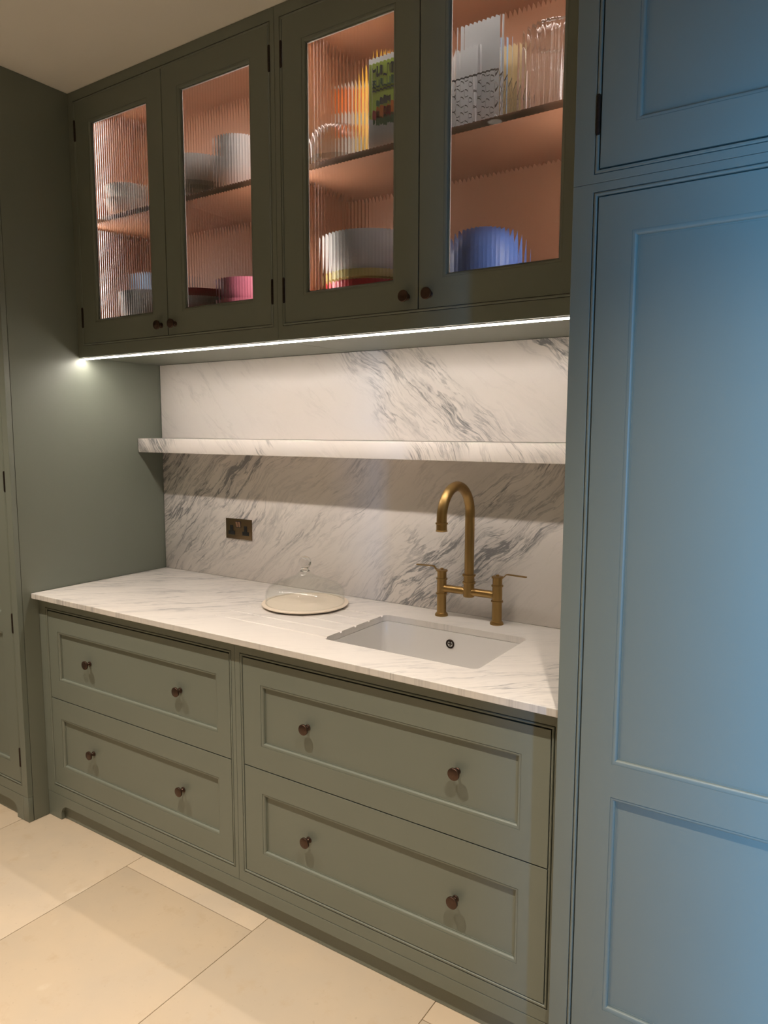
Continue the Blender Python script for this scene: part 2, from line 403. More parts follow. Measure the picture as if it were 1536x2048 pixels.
def panel_front(name, parent, x0, x1, z0, z1, y, s, rl, windows, gap=0.0030, th=0.020):
    """framed front (door or drawer) with recessed, moulded panels; windows = [(x0,x1,z0,z1)] of the panels"""
    mb = MB(); x0 += gap; x1 -= gap
    # one front plate with the panel openings left out, built as a grid
    xs = sorted({x0, x1} | {w[0] for w in windows} | {w[1] for w in windows})
    zs = sorted({z0, z1} | {w[2] for w in windows} | {w[3] for w in windows})
    for i in range(len(xs) - 1):
        for j in range(len(zs) - 1):
            cx, cz = (xs[i] + xs[i + 1]) / 2, (zs[j] + zs[j + 1]) / 2
            if any(w[0] < cx < w[1] and w[2] < cz < w[3] for w in windows): continue
            mb.add([(xs[i], y, zs[j]), (xs[i + 1], y, zs[j]), (xs[i + 1], y, zs[j + 1]), (xs[i], y, zs[j + 1])], [(0, 1, 2, 3)])
    # outer edge
    e = 0.0008
    mb.ring(x0, x1, z0, z1, [(0, y), (-0.0, y + e), (0, y + th)], closed=False)
    for w in windows: mb.ring(w[0], w[1], w[2], w[3], [(0, y), (0, y + th)], closed=False)
    d = part(name, mb, M['paint'], parent, smooth=False)
    for w in windows:
        part('moulding', MB().ring(w[0], w[1], w[2], w[3], mould_profile(y)), M['paint'], d)
        part('panel', MB().box(w[0] + .010, w[1] - .010, y + 0.0105, y + 0.018, w[2] + .010, w[3] - .010), M['paint'], d)
    return d

def carcass(parent, x0, x1, y0, y1, z0, z1, mat, th=0.018, top=True):
    mb = MB().box(x0, x0 + th, y0, y1, z0, z1).box(x1 - th, x1, y0, y1, z0, z1)
    mb.box(x0 + th, x1 - th, y0, y1, z0, z0 + th)
    if top: mb.box(x0 + th, x1 - th, y0, y1, z1 - th, z1)
    mb.box(x0 + th, x1 - th, y1 - .008, y1, z0 + th, z1 - th)
    return part('carcass', mb, mat, parent)

# ------------------------------------------------------------------ base cabinets
def base_cabinet(label, x0, x1, l, r, stile, knob_dx):
    z0, z1 = ZP, H - TC
    t = thing('base_cabinet', label, 'cabinet', ((x0 + x1) / 2, -DB / 2, z0), 'two-drawer base cabinets under the worktop')
    carcass(t, x0 + .001, x1 - .001, -DB + .020, 0.015, z0, z1, M['dark'], top=False)
    y = -DB
    ox0, ox1, oz0, oz1 = face_frame(t, x0 + .0005, x1 - .0005, z0 + .0005, z1, y, l, r, 0.036, 0.034)
    yd = y + 0.0015; zmid = 0.4985
    for (a, b) in ((zmid + .0018, oz1 - .0045), (oz0 + .0025, zmid - .0018)):
        rail = 0.0755
        d = panel_front('drawer', t, ox0, ox1, a, b, yd, stile, rail, [(ox0 + stile, ox1 - stile, a + rail - .002, b - rail)])
        cx = (ox0 + ox1) / 2; cz = (a + b) / 2 + .001
        for sx in (-1, 1): place('knob', KNOB, d, (cx + sx * knob_dx, yd + 0.0105, cz))
        part('drawer_box', MB().box(ox0 + .02, ox1 - .02, yd + .021, (-.06 if a < .3 or x0 < .5 else yd + .07), a + .02, b - (.05 if x0 < .5 or a < .3 else .16)), M['wood'], d)
    return t
base_cabinet('green base cabinet with narrower drawers, below the left half of the worktop', 0.0, XM, 0.044, 0.0145, 0.060, 0.247)
base_cabinet('green base cabinet with wider drawers, below the sink', XM, W - .002, 0.0215, 0.022, 0.0745, 0.246)

def arch_plinth(x0, x1, zt, foot_l, foot_r, r, zin):
    pts = [(x0, 0), (x0 + foot_l, 0)]
    for k in range(9):
        a = math.pi / 2 * k / 8; pts.append((x0 + foot_l + r - r * math.cos(a), zin - r + r * math.sin(a)))
    for k in range(9):
        a = math.pi / 2 * (1 - k / 8); pts.append((x1 - foot_r - r + r * math.cos(a), zin - r + r * math.sin(a)))
    pts += [(x1 - foot_r, 0), (x1, 0), (x1, zt), (x0, zt)]
    return pts
pl = thing('plinth', 'long green plinth board with a rounded foot below both drawer cabinets', 'plinth', (W / 2, -DB, 0))
part('plinth_board', MB().prism(arch_plinth(0.001, W - .002, ZP - .001, 0.082, 0.05, 0.042, 0.062), -DB, -DB + .016), M['paint'], pl, 0.0007, smooth=False)
part('kickboard', MB().box(0.02, W - .02, -DB + .0165, -DB + .032, 0.001, 0.098), M['paint'], pl)

# ------------------------------------------------------------------ worktop with sink cut-out and drainer grooves
SX0, SX1, SY0, SY1 = 1.312, 1.831, -0.506, -0.157
def rounded_rect(x0, x1, y0, y1, r, n=8):
    pts = []
    for cx, cy, a0 in ((x1 - r, y0 + r, -90), (x1 - r, y1 - r, 0), (x0 + r, y1 - r, 90), (x0 + r, y0 + r, 180)):
        for k in range(n + 1):
            a = math.radians(a0 + 90 * k / n); pts.append((cx + r * math.cos(a), cy + r * math.sin(a)))
    return pts
def boolean_cut(me, cutters):
    o = bpy.data.objects.new('cut_target', me); COL.objects.link(o); tmp = []
    for c in cutters:
        co = bpy.data.objects.new('cutter', c); COL.objects.link(co); tmp.append(co)
        md = o.modifiers.new('cut', 'BOOLEAN'); md.operation = 'DIFFERENCE'; md.object = co; md.solver = 'EXACT'
    dg = bpy.context.evaluated_depsgraph_get(); dg.update()
    res = bpy.data.meshes.new_from_object(o.evaluated_get(dg))
    for q in [o] + tmp: bpy.data.objects.remove(q)
    return res
wt = MB().box(0.0015, W - .001, -DC, -0.0005, H - TC, H).mesh('worktop', M['worktop'], (0, 0, 0), 0.0016)
cut = [MB().prism(rounded_rect(SX0, SX1, SY0, SY1, 0.022), H - .05, H + .05, 'xy').mesh('c', M['worktop'], smooth=False)]
for gy in (-0.180, -0.256, -0.333, -0.411, -0.487):
    cut.append(MB().tube([(0.830, gy, H + .0060), (SX0 + .03, gy, H + .0016)], 0.0068, 20).mesh('c', M['worktop'], smooth=False))
wme = boolean_cut(wt, cut); wme.name = 'worktop'
for p in wme.polygons: p.use_smooth = False
tag(link('worktop', wme), 'white grey-veined marble worktop over the drawer cabinets', 'worktop')

# ------------------------------------------------------------------ sink
def sink():
    t = thing('sink', 'white ceramic undermount sink set into the worktop', 'sink', ((SX0 + SX1) / 2, (SY0 + SY1) / 2, H - TC - .2))
    zt = H - TC - .001
    inner = [(.001, zt, .024), (.002, zt - .004, .024), (.006, H - .10, .03), (.012, H - .17, .04), (.022, H - .195, .05), (.045, H - .205, .06), (.140, H - .209, .02)]
    outer = [(-.022, zt, .03), (-.022, zt - .010, .03), (-.009, zt - .012, .03), (-.004, H - .10, .03), (.004, H - .175, .04), (.018, H - .205, .05), (.045, H - .216, .06), (.140, H - .219, .02)]
    lv = inner[::-1] + outer; vs, fs = [], []; n = 36
    for ins, z, r in lv: vs += [(p[0], p[1], z) for p in rounded_rect(SX0 + ins, SX1 - ins, SY0 + ins, SY1 - ins, r)]
    for i in range(len(lv) - 1):
        for k in range(n): k2 = (k + 1) % n; fs.append((i * n + k, i * n + k2, (i + 1) * n + k2, (i + 1) * n + k))
    fs += [tuple(range(n)), tuple((len(lv) - 1) * n + k for k in range(n))]
    part('bowl', MB().add(vs, fs), M['ceramic'], t)
    part('overflow', MB().lathe([(0.0150, -.001), (0.0150, .0015), (0.0135, .003), (0.0105, .003), (0.0100, .0005), (0.0095, -.001)], 28, (1.566, SY1 - .0045, H - .060), 'y'), M['drain'], t)
    part('overflow_hole', MB().box(1.5585, 1.5735, SY1 - .0053, SY1 - .004, H - .0615, H - .0585).box(1.5645, 1.5675, SY1 - .0053, SY1 - .004, H - .0675, H - .0525), M['drain'], t)
    part('drain', MB().lathe([(0.040, H - .2088), (0.040, H - .206), (0.034, H - .2055), (0.03, H - .2075), (0.005, H - .2075)], 32, (1.57, -.33, 0)), M['drain'], t)
sink()

# ------------------------------------------------------------------ splashbacks and marble shelf
single('splashback', MB().box(0.002, W - .001, 0.0, 0.022, H - .0, 1.4385), M['splash_low'], 'lower marble splashback with grey veins rising to the right, behind the tap', 'splashback', 'marble splashback slabs', 0.0006)
single('splashback', MB().box(0.002, W - .001, 0.0, 0.022, 1.5005, ZU - .001), M['splash_high'], 'upper marble splashback with a vein band falling to the right, above the marble shelf', 'splashback', 'marble splashback slabs', 0.0006)
single('marble_shelf', MB().box(0.001, W - .001, -0.130, 0.021, 1.440, 1.4995), M['shelf'], 'long thick white marble ledge shelf on the splashback', 'shelf', bevel=0.0012)

# ------------------------------------------------------------------ wall cabinets with reeded glass doors
def reeded_pane(x0, x1, z0, z1, y, pitch=0.0125, th=0.004, sag=0.00068, seg=8):
    n = max(1, round((x1 - x0) / pitch)); p = (x1 - x0) / n; xs = []; ys = []
    R = (p * p / 4 + sag * sag) / (2 * sag)
    for i in range(n):
        for k in range(seg):
            u = -p / 2 + p * k / seg; xs.append(x0 + i * p + p * k / seg); ys.append(math.sqrt(R * R - u * u) - (R - sag))
    xs.append(x1); ys.append(0.0)
    c = len(xs); vs = []
    for x, d in zip(xs, ys): vs += [(x, y, z0), (x, y, z1), (x, y + th + d, z0), (x, y + th + d, z1)]
    fs = []
    for i in range(c - 1):
        a, b = 4 * i, 4 * (i + 1)
        fs += [(a, b, b + 1, a + 1), (a + 2, a + 3, b + 3, b + 2), (a, a + 2, b + 2, b), (a + 1, b + 1, b + 3, a + 3)]
    fs += [(0, 1, 3, 2), (4 * (c - 1), 4 * (c - 1) + 2, 4 * (c - 1) + 3, 4 * (c - 1) + 1)]
    return MB().add(vs, fs)

def glass_door(parent, x0, x1, z0, z1, y, s, knob_x, hinge_x, where):
    g = 0.0020; x0 += g; x1 -= g
    ix0, ix1, iz0, iz1 = x0 + s, x1 - s, z0 + s + .002, z1 - s
    mb = MB(); th = .022
    for (a, b, c, d) in ((x0, ix0, z0, z1), (ix1, x1, z0, z1), (ix0, ix1, z0, iz0), (ix0, ix1, iz1, z1)):
        mb.add([(a, y, c), (b, y, c), (b, y, d), (a, y, d)], [(0, 1, 2, 3)])
        mb.add([(a, y + th, c), (b, y + th, c), (b, y + th, d), (a, y + th, d)], [(0, 1, 2, 3)])
    mb.ring(x0, x1, z0, z1, [(0, y), (0, y + th)], closed=False)
    mb.ring(ix0, ix1, iz0, iz1, [(0, y), (0, y + th)], closed=False)
    d = part('door', mb, M['paint'], parent, smooth=False)
    part('moulding', MB().ring(ix0, ix1, iz0, iz1, mould_profile(y)), M['paint'], d)
    part('glass_pane', reeded_pane(ix0 + .001, ix1 - .001, iz0 + .001, iz1 - .001, y + .0125), M['reeded'], d, label='clear vertically reeded glass pane')
    # pale glazing bead behind the pane
    part('glazing_bead', MB().ring(ix0 + .0002, ix1 - .0002, iz0 + .0002, iz1 - .0002, [(0.0, y + .0175), (0.0105, y + .0175), (0.0105, y + .0218), (0.0, y + .0218)]), M['pale_trim'], d)
    place('knob', KNOB, d, (knob_x, y, z0 + 0.036))
    for hz in (2.677, 1.976): place('hinge', HINGE, d, (hinge_x, y - .0005, hz))
    return d

def wall_cabinet(label, x0, x1, l, r):
    t = thing('wall_cabinet', label, 'cabinet', ((x0 + x1) / 2, -DU / 2, ZU), 'reeded glass wall cabinets')
    y = -DU
    ox0, ox1, oz0, oz1 = face_frame(t, x0 + .0005, x1 - .0005, ZU, ZC - .001, y, l, r, 0.0445, 0.036)
    # carcass: veneered boards inside
    th = .018
    part('side_board', MB().box(x0 + .001, x0 + th, y + .0205, 0.0, ZU + .004, ZC - .002), M['wood'], t)
    part('side_board', MB().box(x1 - th, x1 - .001, y + .0205, 0.0, ZU + .004, ZC - .002), M['wood'], t)
    part('bottom_board', MB().box(x0 + th, x1 - th, y + .0205, 0.0, ZU + .024, ZU + .042), M['wood'], t)
    part('underside_board', MB().box(x0 + .001, x1 - .001, y + .0205, -.0005, ZU, ZU + .0035), M['paint'], t)
    part('top_board', MB().box(x0 + th, x1 - th, y + .0205, 0.0, ZC - .026, ZC - .002), M['wood'], t)
    part('back_board', MB().box(x0 + th, x1 - th, -.010, 0.0, ZU + .042, ZC - .026), M['wood'], t)
    part('shelf', MB().box(x0 + th + .001, x1 - th - .001, y + .050, -.011, 2.338, 2.358), M['wood'], t, 0.001)
    xm = (ox0 + ox1) / 2; s = 0.0755
    glass_door(t, ox0, xm, oz0 + .001, oz1, y + .0015, s, xm - .037, ox0 - .0035, 0)
    glass_door(t, xm, ox1, oz0 + .001, oz1, y + .0015, s, xm + .037, ox1 + .0035, 1)
    return t
wall_cabinet('left green wall cabinet with two reeded glass doors, next to the tall side panel', 0.0, XM, 0.030, 0.0175)
wall_cabinet('right green wall cabinet with two reeded glass doors, next to the tall blue-lit cupboard', XM, W - .001, 0.020, 0.036)

# under-cabinet light
t = thing('led_strip', 'bright linear light along the lower front edge of the wall cabinets', 'light', (W / 2, -0.382, ZU))
part('channel', MB().box(0.006, W - .006, -0.3915, -0.3725, ZU - .0035, ZU - .0002), M['alu'], t)
part('diffuser', MB().box(0.008, W - .008, -0.3900, -0.3740, ZU - .0060, ZU - .0036), M['led'], t)
# lights inside the cabinets, on the side boards behind the frames
for cab, (x0, x1) in (('left', (0.0, XM)), ('right', (XM, W - .001))):
    for side, sx, x in (('left', 1, x0 + .018), ('right', -1, x1 - .018)):
        for lev, (za, zb) in (('above', (2.372, 2.786)), ('below', (1.872, 2.330))):
            t = thing('cabinet_light', f'slim vertical light on the {side} side inside the {cab} wall cabinet, {lev} the shelf', 'light', (x, -.331, za), 'vertical lights inside the wall cabinets')
            a, b = sorted((x + sx * .0006, x + sx * .004)); part('channel', MB().box(a, b, -.352, -.318, za, zb), M['alu'], t)
            a, b = sorted((x + sx * .0042, x + sx * .007)); part('diffuser', MB().box(a, b, -.348, -.322, za + .002, zb - .002), M['cabled'], t)

for cab, (x0, x1) in (('left', (0.0, XM)), ('right', (XM, W - .001))):  # strips added behind the top rails to brighten the fronts of the contents
    t = thing('cabinet_light', f'added slim horizontal fill light along the top front edge inside the {cab} wall cabinet', 'light', ((x0 + x1) / 2, -.357, ZC - .030), 'added horizontal fill lights inside the wall cabinets')
    part('channel', MB().box(x0 + .030, x1 - .030, -.3735, -.354, ZC - .0295, ZC - .0262), M['alu'], t)
    part('diffuser', MB().box(x0 + .032, x1 - .032, -.3725, -.355, ZC - .0325, ZC - .0297), M['cabled'], t)

# ------------------------------------------------------------------ tall cupboards
def tall_unit(name, label, x0, x1, z0, z1, y, panels, hinge_side, hinge_z, mid=None, btm=0.040, depth=None, l=0.041, r=0.041, top=0.0165, knob=True, cx1=0.001):
    t = thing(name, label, 'cupboard', ((x0 + x1) / 2, y / 2, z0))
    ox0, ox1, oz0, oz1 = face_frame(t, x0, x1, z0 + .0004, z1 - .0004, y, l, r, btm, top)
    carcass(t, x0 + .001, x1 - cx1, y + .0205, .03, z0 + .001, z1 - .001, M['paint'])
    d = panel_front('door', t, ox0, ox1, oz0 + .0032, oz1 - .0032, y + .0015, 0, 0, panels(ox0, ox1, oz0, oz1), gap=.0032)
    hx = ox0 - .0035 if hinge_side < 0 else ox1 + .0035
    for hz in hinge_z: place('hinge', HINGE, d, (hx, y + .001, hz))
    if knob: place('knob', KNOB, d, (ox1 - .036 if hinge_side < 0 else ox0 + .036, y + .0015, (z0 + .06 if z0 > 1.9 else 1.08)))
    return t
S = 0.0715
TX1 = 2.815
tall_unit('tall_cupboard', 'tall cupboard with a two-panel door, lit blue, right of the sink', W, TX1, ZP, ZJ, -DT,
          lambda a, b, c, d: [(a + S, b - S, 0.826, 1.932), (a + S, b - S, c + .10, 0.752)], 1, (1.80, 0.45), btm=0.040, l=0.042, r=0.042, top=0.0165, knob=False)
tall_unit('top_cupboard', 'single-panel cupboard stacked above the tall blue-lit cupboard', W, TX1, ZJ, ZC - .001, -DT,
          lambda a, b, c, d: [(a + S, b - S, 2.137, d - S)], -1, (2.164, 2.70), btm=0.0165, l=0.042, r=0.042, top=0.036)
pt = thing('plinth', 'plinth board with feet below the tall blue-lit cupboard', 'plinth', ((W + TX1) / 2, -DT, 0))
part('plinth_board', MB().prism(arch_plinth(W, TX1, ZP - .001, 0.08, 0.08, 0.042, 0.062), -DT, -DT + .016), M['paint'], pt, 0.0007, smooth=False)
part('kickboard', MB().box(W + .005, TX1 - .005, -DT + .0165, -DT + .032, 0.001, 0.098), M['paint'], pt)

LX0 = -0.66
tall_unit('tall_cupboard', 'tall green cupboard at the left edge of the picture', LX0, 0.0, ZP, ZJ, -DL,
          lambda a, b, c, d: [(a + S, b - S, 0.826, 1.932), (a + S, b - S, c + .075, 0.752)], 1, (1.343, 0.798, 0.260), btm=0.040, l=0.042, r=0.036, top=0.0165, cx1=.0195)
tall_unit('top_cupboard', 'green cupboard stacked above the tall left cupboard, up to the ceiling', LX0, 0.0, ZJ, ZC - .001, -DL,
          lambda a, b, c, d: [(a + S, b - S, 2.137, d - S)], 1, (2.164, 2.70), btm=0.0165, l=0.042, r=0.036, top=0.036, cx1=.0195)
pt = thing('plinth', 'arched plinth foot below the tall left cupboard', 'plinth', (LX0 / 2, -DL, 0))
part('plinth_board', MB().prism(arch_plinth(LX0, -.0355, ZP - .001, 0.05, 0.046, 0.042, 0.062), -DL, -DL + .016), M['paint'], pt, 0.0007, smooth=False)
part('corner_post', MB().box(-.0345, 0.0, -DL, -DL + .0195, 0.0005, ZP - .0005), M['paint'], pt, 0.0006)
part('kickboard', MB().box(LX0 + .005, -.04, -DL + .0165, -DL + .032, 0.001, 0.098), M['paint'], pt)
single('end_panel', MB().box(-0.018, -0.0002, -DL + .0220, 0.03, 0.0005, ZC - .001), M['paint'], 'tall plain green side panel left of the worktop', 'panel', bevel=0.0006)

# ------------------------------------------------------------------ bridge tap
def tap():
    Y = -0.060; XA, XB = 1.477, 1.682; XC_ = (XA + XB) / 2
    t = thing('bridge_tap', 'aged brass bridge tap with swan-neck spout and two lever handles', 'tap', (XC_, Y, H))
    for x, sx in ((XA, -1), (XB, 1)):
        p = [(.0220, H), (.0222, H + .004), (.0212, H + .0065), (.0195, H + .0075), (.0190, H + .0100), (.0162, H + .0115), (.0158, H + .0735), (.0192, H + .0742), (.0198, H + .0765), (.0192, H + .0788), (.0162, H + .0795),
             (.0166, H + .1000), (.0158, H + .1245), (.0190, H + .1252), (.0196, H + .1275), (.0190, H + .1298), (.0160, H + .1305)]
        part('pillar', MB().lathe(p, 36, (x, Y, 0)), M['brass'], t)
        p = [(.0156, H + .1305), (.0156, H + .1525), (.0192, H + .1532), (.0196, H + .1560), (.0188, H + .1582), (.0120, H + .1590), (.0055, H + .1592), (.0055, H + .1635), (.0045, H + .1642)]
        v = part('valve_cap', MB().lathe(p, 36, (x, Y, 0)), M['brass'], t)
        # flat lever: rises in a step and runs out sideways with a rounded end
        zb = H + .1555; side = [(.0145, zb), (.022, zb + .0005), (.0300, zb + .0095), (.036, zb + .0110), (.060, zb + .0105), (.094, zb + .0095)]
        vs, fs = [], []
        wd = [.0055, .0052, .0050, .0060, .0064, .0066]
        for (dx, z), hw in zip(side, wd):
            for yy, zz in ((-hw, z), (hw, z), (hw, z + .0035), (-hw, z + .0035)): vs.append((x + sx * dx, Y + yy, zz))
        ex, ez = side[-1]
        for i in range(len(side) - 1):
            for k in range(4): fs.append((4 * i + k, 4 * i + (k + 1) % 4, 4 * i + 4 + (k + 1) % 4, 4 * i + 4 + k))
        fs += [(0, 3, 2, 1), tuple(4 * (len(side) - 1) + k for k in range(4))]
        mb = MB().add(vs, fs).lathe([(.0066, ez), (.0066, ez + .0035)], 20, (x + sx * ex, Y, 0))
        part('lever', mb, M['brass'], v, 0.0006)
    zb = H + .0955
    mb = MB(); n = 24
    vs, fs = [], []
    prof = []
    for k in range(n + 1):
        u = k / n; x = XA + .008 + (XC_ - XA - .016) * u
        e = min(u, 1 - u); r = .0128 + .0035 * max(0, (0.12 - e) / .12) ** 2
        prof.append((r, x))
    part('bridge_arm', MB().lathe(prof, 24, (0, Y, zb), 'x'), M['brass'], t)
    prof2 = [(r, x + (XC_ - XA)) for r, x in prof]
    part('bridge_arm', MB().lathe(prof2, 24, (0, Y, zb), 'x'), M['brass'], t)
    p = [(.0170, H + .0780), (.0186, H + .0795), (.0190, H + .0820), (.0182, H + .100), (.0178, H + .1230), (.0213, H + .1236), (.0220, H + .1265), (.0213, H + .1294), (.0180, H + .1300), (.0176, H + .1480), (.0216, H + .1486), (.0223, H + .1515), (.0216, H + .1544), (.0170, H + .1550)]
    part('hub', MB().lathe(p, 36, (XC_, Y, 0)), M['brass'], t)
    R = 0.0955; zc = 1.2665; pts = [(XC_, Y, H + .150), (XC_, Y, 1.15), (XC_, Y, 1.22)]
    for k in range(29):
        a = math.pi * k / 28; pts.append((XC_, Y - R + R * math.cos(a), zc + R * math.sin(a)))
    pts.append((XC_, Y - 2 * R, 1.2560))
    sp = part('spout', MB().tube(pts, 0.0158, 24), M['brass'], t)
    p = [(.0158, 1.2570), (.0188, 1.2563), (.0193, 1.2540), (.0188, 1.2517), (.0165, 1.2510), (.0165, 1.2330), (.0180, 1.2320), (.0180, 1.2295), (.0150, 1.2285), (.0140, 1.2310)]
    part('aerator', MB().lathe(p, 32, (XC_, Y - 2 * R, 0)), M['brass'], sp)
tap()

# ------------------------------------------------------------------ twin socket
def socket():
    x0, x1, z0, z1 = 0.3975, 0.5455, 1.080, 1.166
    t = thing('wall_socket', 'bronze twin plug socket plate on the marble splashback', 'socket', ((x0 + x1) / 2, 0, z0))
    part('plate', MB().box(x0, x1, -0.0045, -0.0003, z0, z1), M['plate'], t, 0.0010)
    cz = (z0 + z1) / 2
    for cx in (x0 + .0335, x1 - .0335):
        c = cz - .010
        poly = [(cx - .019, c - .0155), (cx + .019, c - .0155), (cx + .019, c + .001), (cx + .0085, c + .001), (cx + .0085, c + .0245), (cx - .0085, c + .0245), (cx - .0085, c + .001), (cx - .019, c + .001)]
        o = part('socket_insert', MB().prism(poly, -.0056, -.0040), M['black'], t, 0.0004)
        part('pin_slot', MB().box(cx - .0022, cx + .0022, -.0059, -.0054, c + .008, c + .018), M['dark'], o)
        for q in (-.011, .011): part('pin_slot', MB().box(cx + q - .0035, cx + q + .0035, -.0059, -.0054, c - .0095, c - .0055), M['dark'], o)
    part('switch_surround', MB().box((x0 + x1) / 2 - .0150, (x0 + x1) / 2 + .0150, -.0052, -.0040, cz + .0065, cz + .0330), M['black'], t, 0.0003)
    for q in (-.0067, .0067):
        a = (x0 + x1) / 2 + q
        part('switch', MB().prism([(-.0052, cz + .0085), (-.0072, cz + .020), (-.0105, cz + .0310), (-.0050, cz + .0310)], a - .0052, a + .0052, 'yz'), M['switch'], t)
socket()

# ------------------------------------------------------------------ cake board and glass dome
CX, CY = 1.000, -0.2085
def make_birch():
    t = NT('pale_wood'); v = t.obj(); g = t.noise(t.map(v, rot=(0, 0, .5), scale=(3, 22, 22)), 2.0, 3.0)
    t.set(Base_Color=t.mix(g, (0.76, 0.65, 0.53), (0.84, 0.73, 0.61)), Roughness=0.45); return t.m
M['birch'] = make_birch()
single('cake_board', MB().lathe([(.120, H + .0003), (.136, H + .0005), (.150, H + .005), (.1560, H + .0085), (.1562, H + .0105), (.1545, H + .0122), (.1430, H + .0126), (.1420, H + .0112), (.1405, H + .0112), (.1395, H + .0124), (.02, H + .0124)], 72, (CX, CY, 0)),
       M['birch'], 'round pale wooden cake board under the glass dome', 'cake board', loc=(CX, CY, H))
t = thing('glass_dome', 'clear glass cake dome with a ball knob, on the round wooden board', 'cake dome', (CX, CY, H + .012))
zo = H + .0128
outp = [(.1415, zo), (.1425, zo + .028), (.1395, zo + .044), (.1310, zo + .056), (.1150, zo + .0665), (.0850, zo + .0775), (.0560, zo + .0875), (.0350, zo + .0975), (.0225, zo + .1075), (.0170, zo + .1155)]
inp = [(max(r - .0028, .002), z - (.0025 if i else 0)) for i, (r, z) in enumerate(outp)]
part('dome', MB().lathe(outp + inp[::-1] + outp[:1], 64, (CX, CY, 0), cap=False), M['glass'], t)
part('rim', MB().tube([(CX + .1408 * math.cos(2 * math.pi * k / 64), CY + .1408 * math.sin(2 * math.pi * k / 64), zo + .0018) for k in range(64)], .0014, 8, True), M['glass'], t)
kz = zo + .113
kp = [(.0175, kz), (.0130, kz + .004), (.0115, kz + .009), (.0135, kz + .014)]
for k in range(1, 14):
    a = math.radians(-52 + 142 * k / 14); kp.append((.0225 * math.cos(a), kz + .0315 + .0225 * math.sin(a)))
kp.append((.001, kz + .0540))
part('knob', MB().lathe(kp, 36, (CX, CY, 0)), M['knob_glass'], t)

# ------------------------------------------------------------------ things inside the cabinets
ZS, ZF = 2.3583, 1.8643      # shelf top, cabinet floor
C = {k: plain('c_' + k, v, 0.35) for k, v in dict(white=(.84, .82, .80), cream=(.80, .76, .70), red=(.42, .018, .030), yellow=(.66, .56, .20), blue=(.085, .16, .44), pink=(.60, .17, .24),
     orange=(.85, .22, .04), lime=(.60, .76, .12), ink=(.03, .035, .03), green=(.04, .11, .05), tan=(.52, .37, .18), paleblue=(.28, .42, .60), paper=(.70, .70, .71), greyw=(.78, .77, .74), gold=(.78, .45, .04), wire=(.05, .04, .035)).items()}
def vessel(name, label, cat, x, y, z, prof, mat, group=None, th=.004, seg=48):
    """turned bowl, plate or jar from its outer profile, with wall thickness"""
    out = [(r, z + h) for r, h in prof]; inn = [(max(r - th, .002), z + h + (th if i == 0 else 0)) for i, (r, h) in enumerate(prof)][::-1]
    return single(name, MB().lathe(out + inn, seg, (x, y, 0)), mat, label, cat, group, loc=(x, y, z))
bowlp = lambda r, h: [(r * .42, 0), (r * .50, .002), (r * .72, h * .25), (r * .90, h * .6), (r, h)]
platep = lambda r: [(r * .55, 0), (r * .62, .003), (r * .70, .006), (r, .020)]
# left cabinet, shelf
for k in range(4): vessel('glass_plate', f'clear glass plate, {["bottom", "second", "third", "top"][k]} of the stack under the white bowl in the left cabinet', 'plate', .505, -.205, ZS + .0155 * k, platep(.135), M['glass_bright'], 'clear glass plates on the left cabinet shelf')
vessel('serving_bowl', 'wide white bowl on the stack of glass plates, left cabinet shelf', 'bowl', .505, -.205, ZS + .068, bowlp(.118, .095), C['white'])
for k in range(4): vessel('small_bowl', f'white ribbed bowl, {["bottom", "second", "third", "top"][k]} of the tall stack by the centre stile, left cabinet shelf', 'bowl', .735, -.220, ZS + .034 * k, bowlp(.088, .085), C['white'], 'stacked white bowls on the left cabinet shelf')
for k in range(3): vessel('glass_bowl', f'clear glass bowl, {["bottom", "middle", "top"][k]} of the stack behind the far left door', 'bowl', .275, -.100, ZS + .042 * k, bowlp(.085, .085), M['glass_bright'], 'glass bowls on the left cabinet shelf')
for k in range(2): vessel('dessert_bowl', f'cream bowl, {["lower", "upper"][k]} of the pair at the far left of the shelf', 'bowl', .165, -.250, ZS + .050 * k, bowlp(.088, .070), C['cream'], 'cream bowls on the left cabinet shelf')
# left cabinet, floor
vessel('mixing_bowl', 'cream mixing bowl at the bottom behind the far left door', 'bowl', .265, -.245, ZF, bowlp(.120, .200), C['cream'])
single('food_box', MB().box(.030, .140, -.125, -.030, ZF, ZF + .325), C['paleblue'], 'pale blue box behind the cream mixing bowl', 'box', bevel=.002)
for k in range(7):
    vessel('dinner_plate', f'{"red" if k in (3, 6) else "white"} plate, {["lowest", "second", "third", "fourth", "fifth", "sixth", "topmost"][k]} of the stack at the bottom of the left cabinet', 'plate', .520, -.215, ZF + .027 * k, platep(.135), C['red'] if k in (3, 6) else C['white'], 'stacked plates at the bottom of the left cabinet')
for k in range(2): vessel('picnic_bowl', f'pink bowl, {["lower", "upper"][k]} of the pair beside the plates', 'bowl', .775, -.225, ZF + .07 * k, bowlp(.118, .125), C['pink'], 'pink bowls at the bottom of the left cabinet')
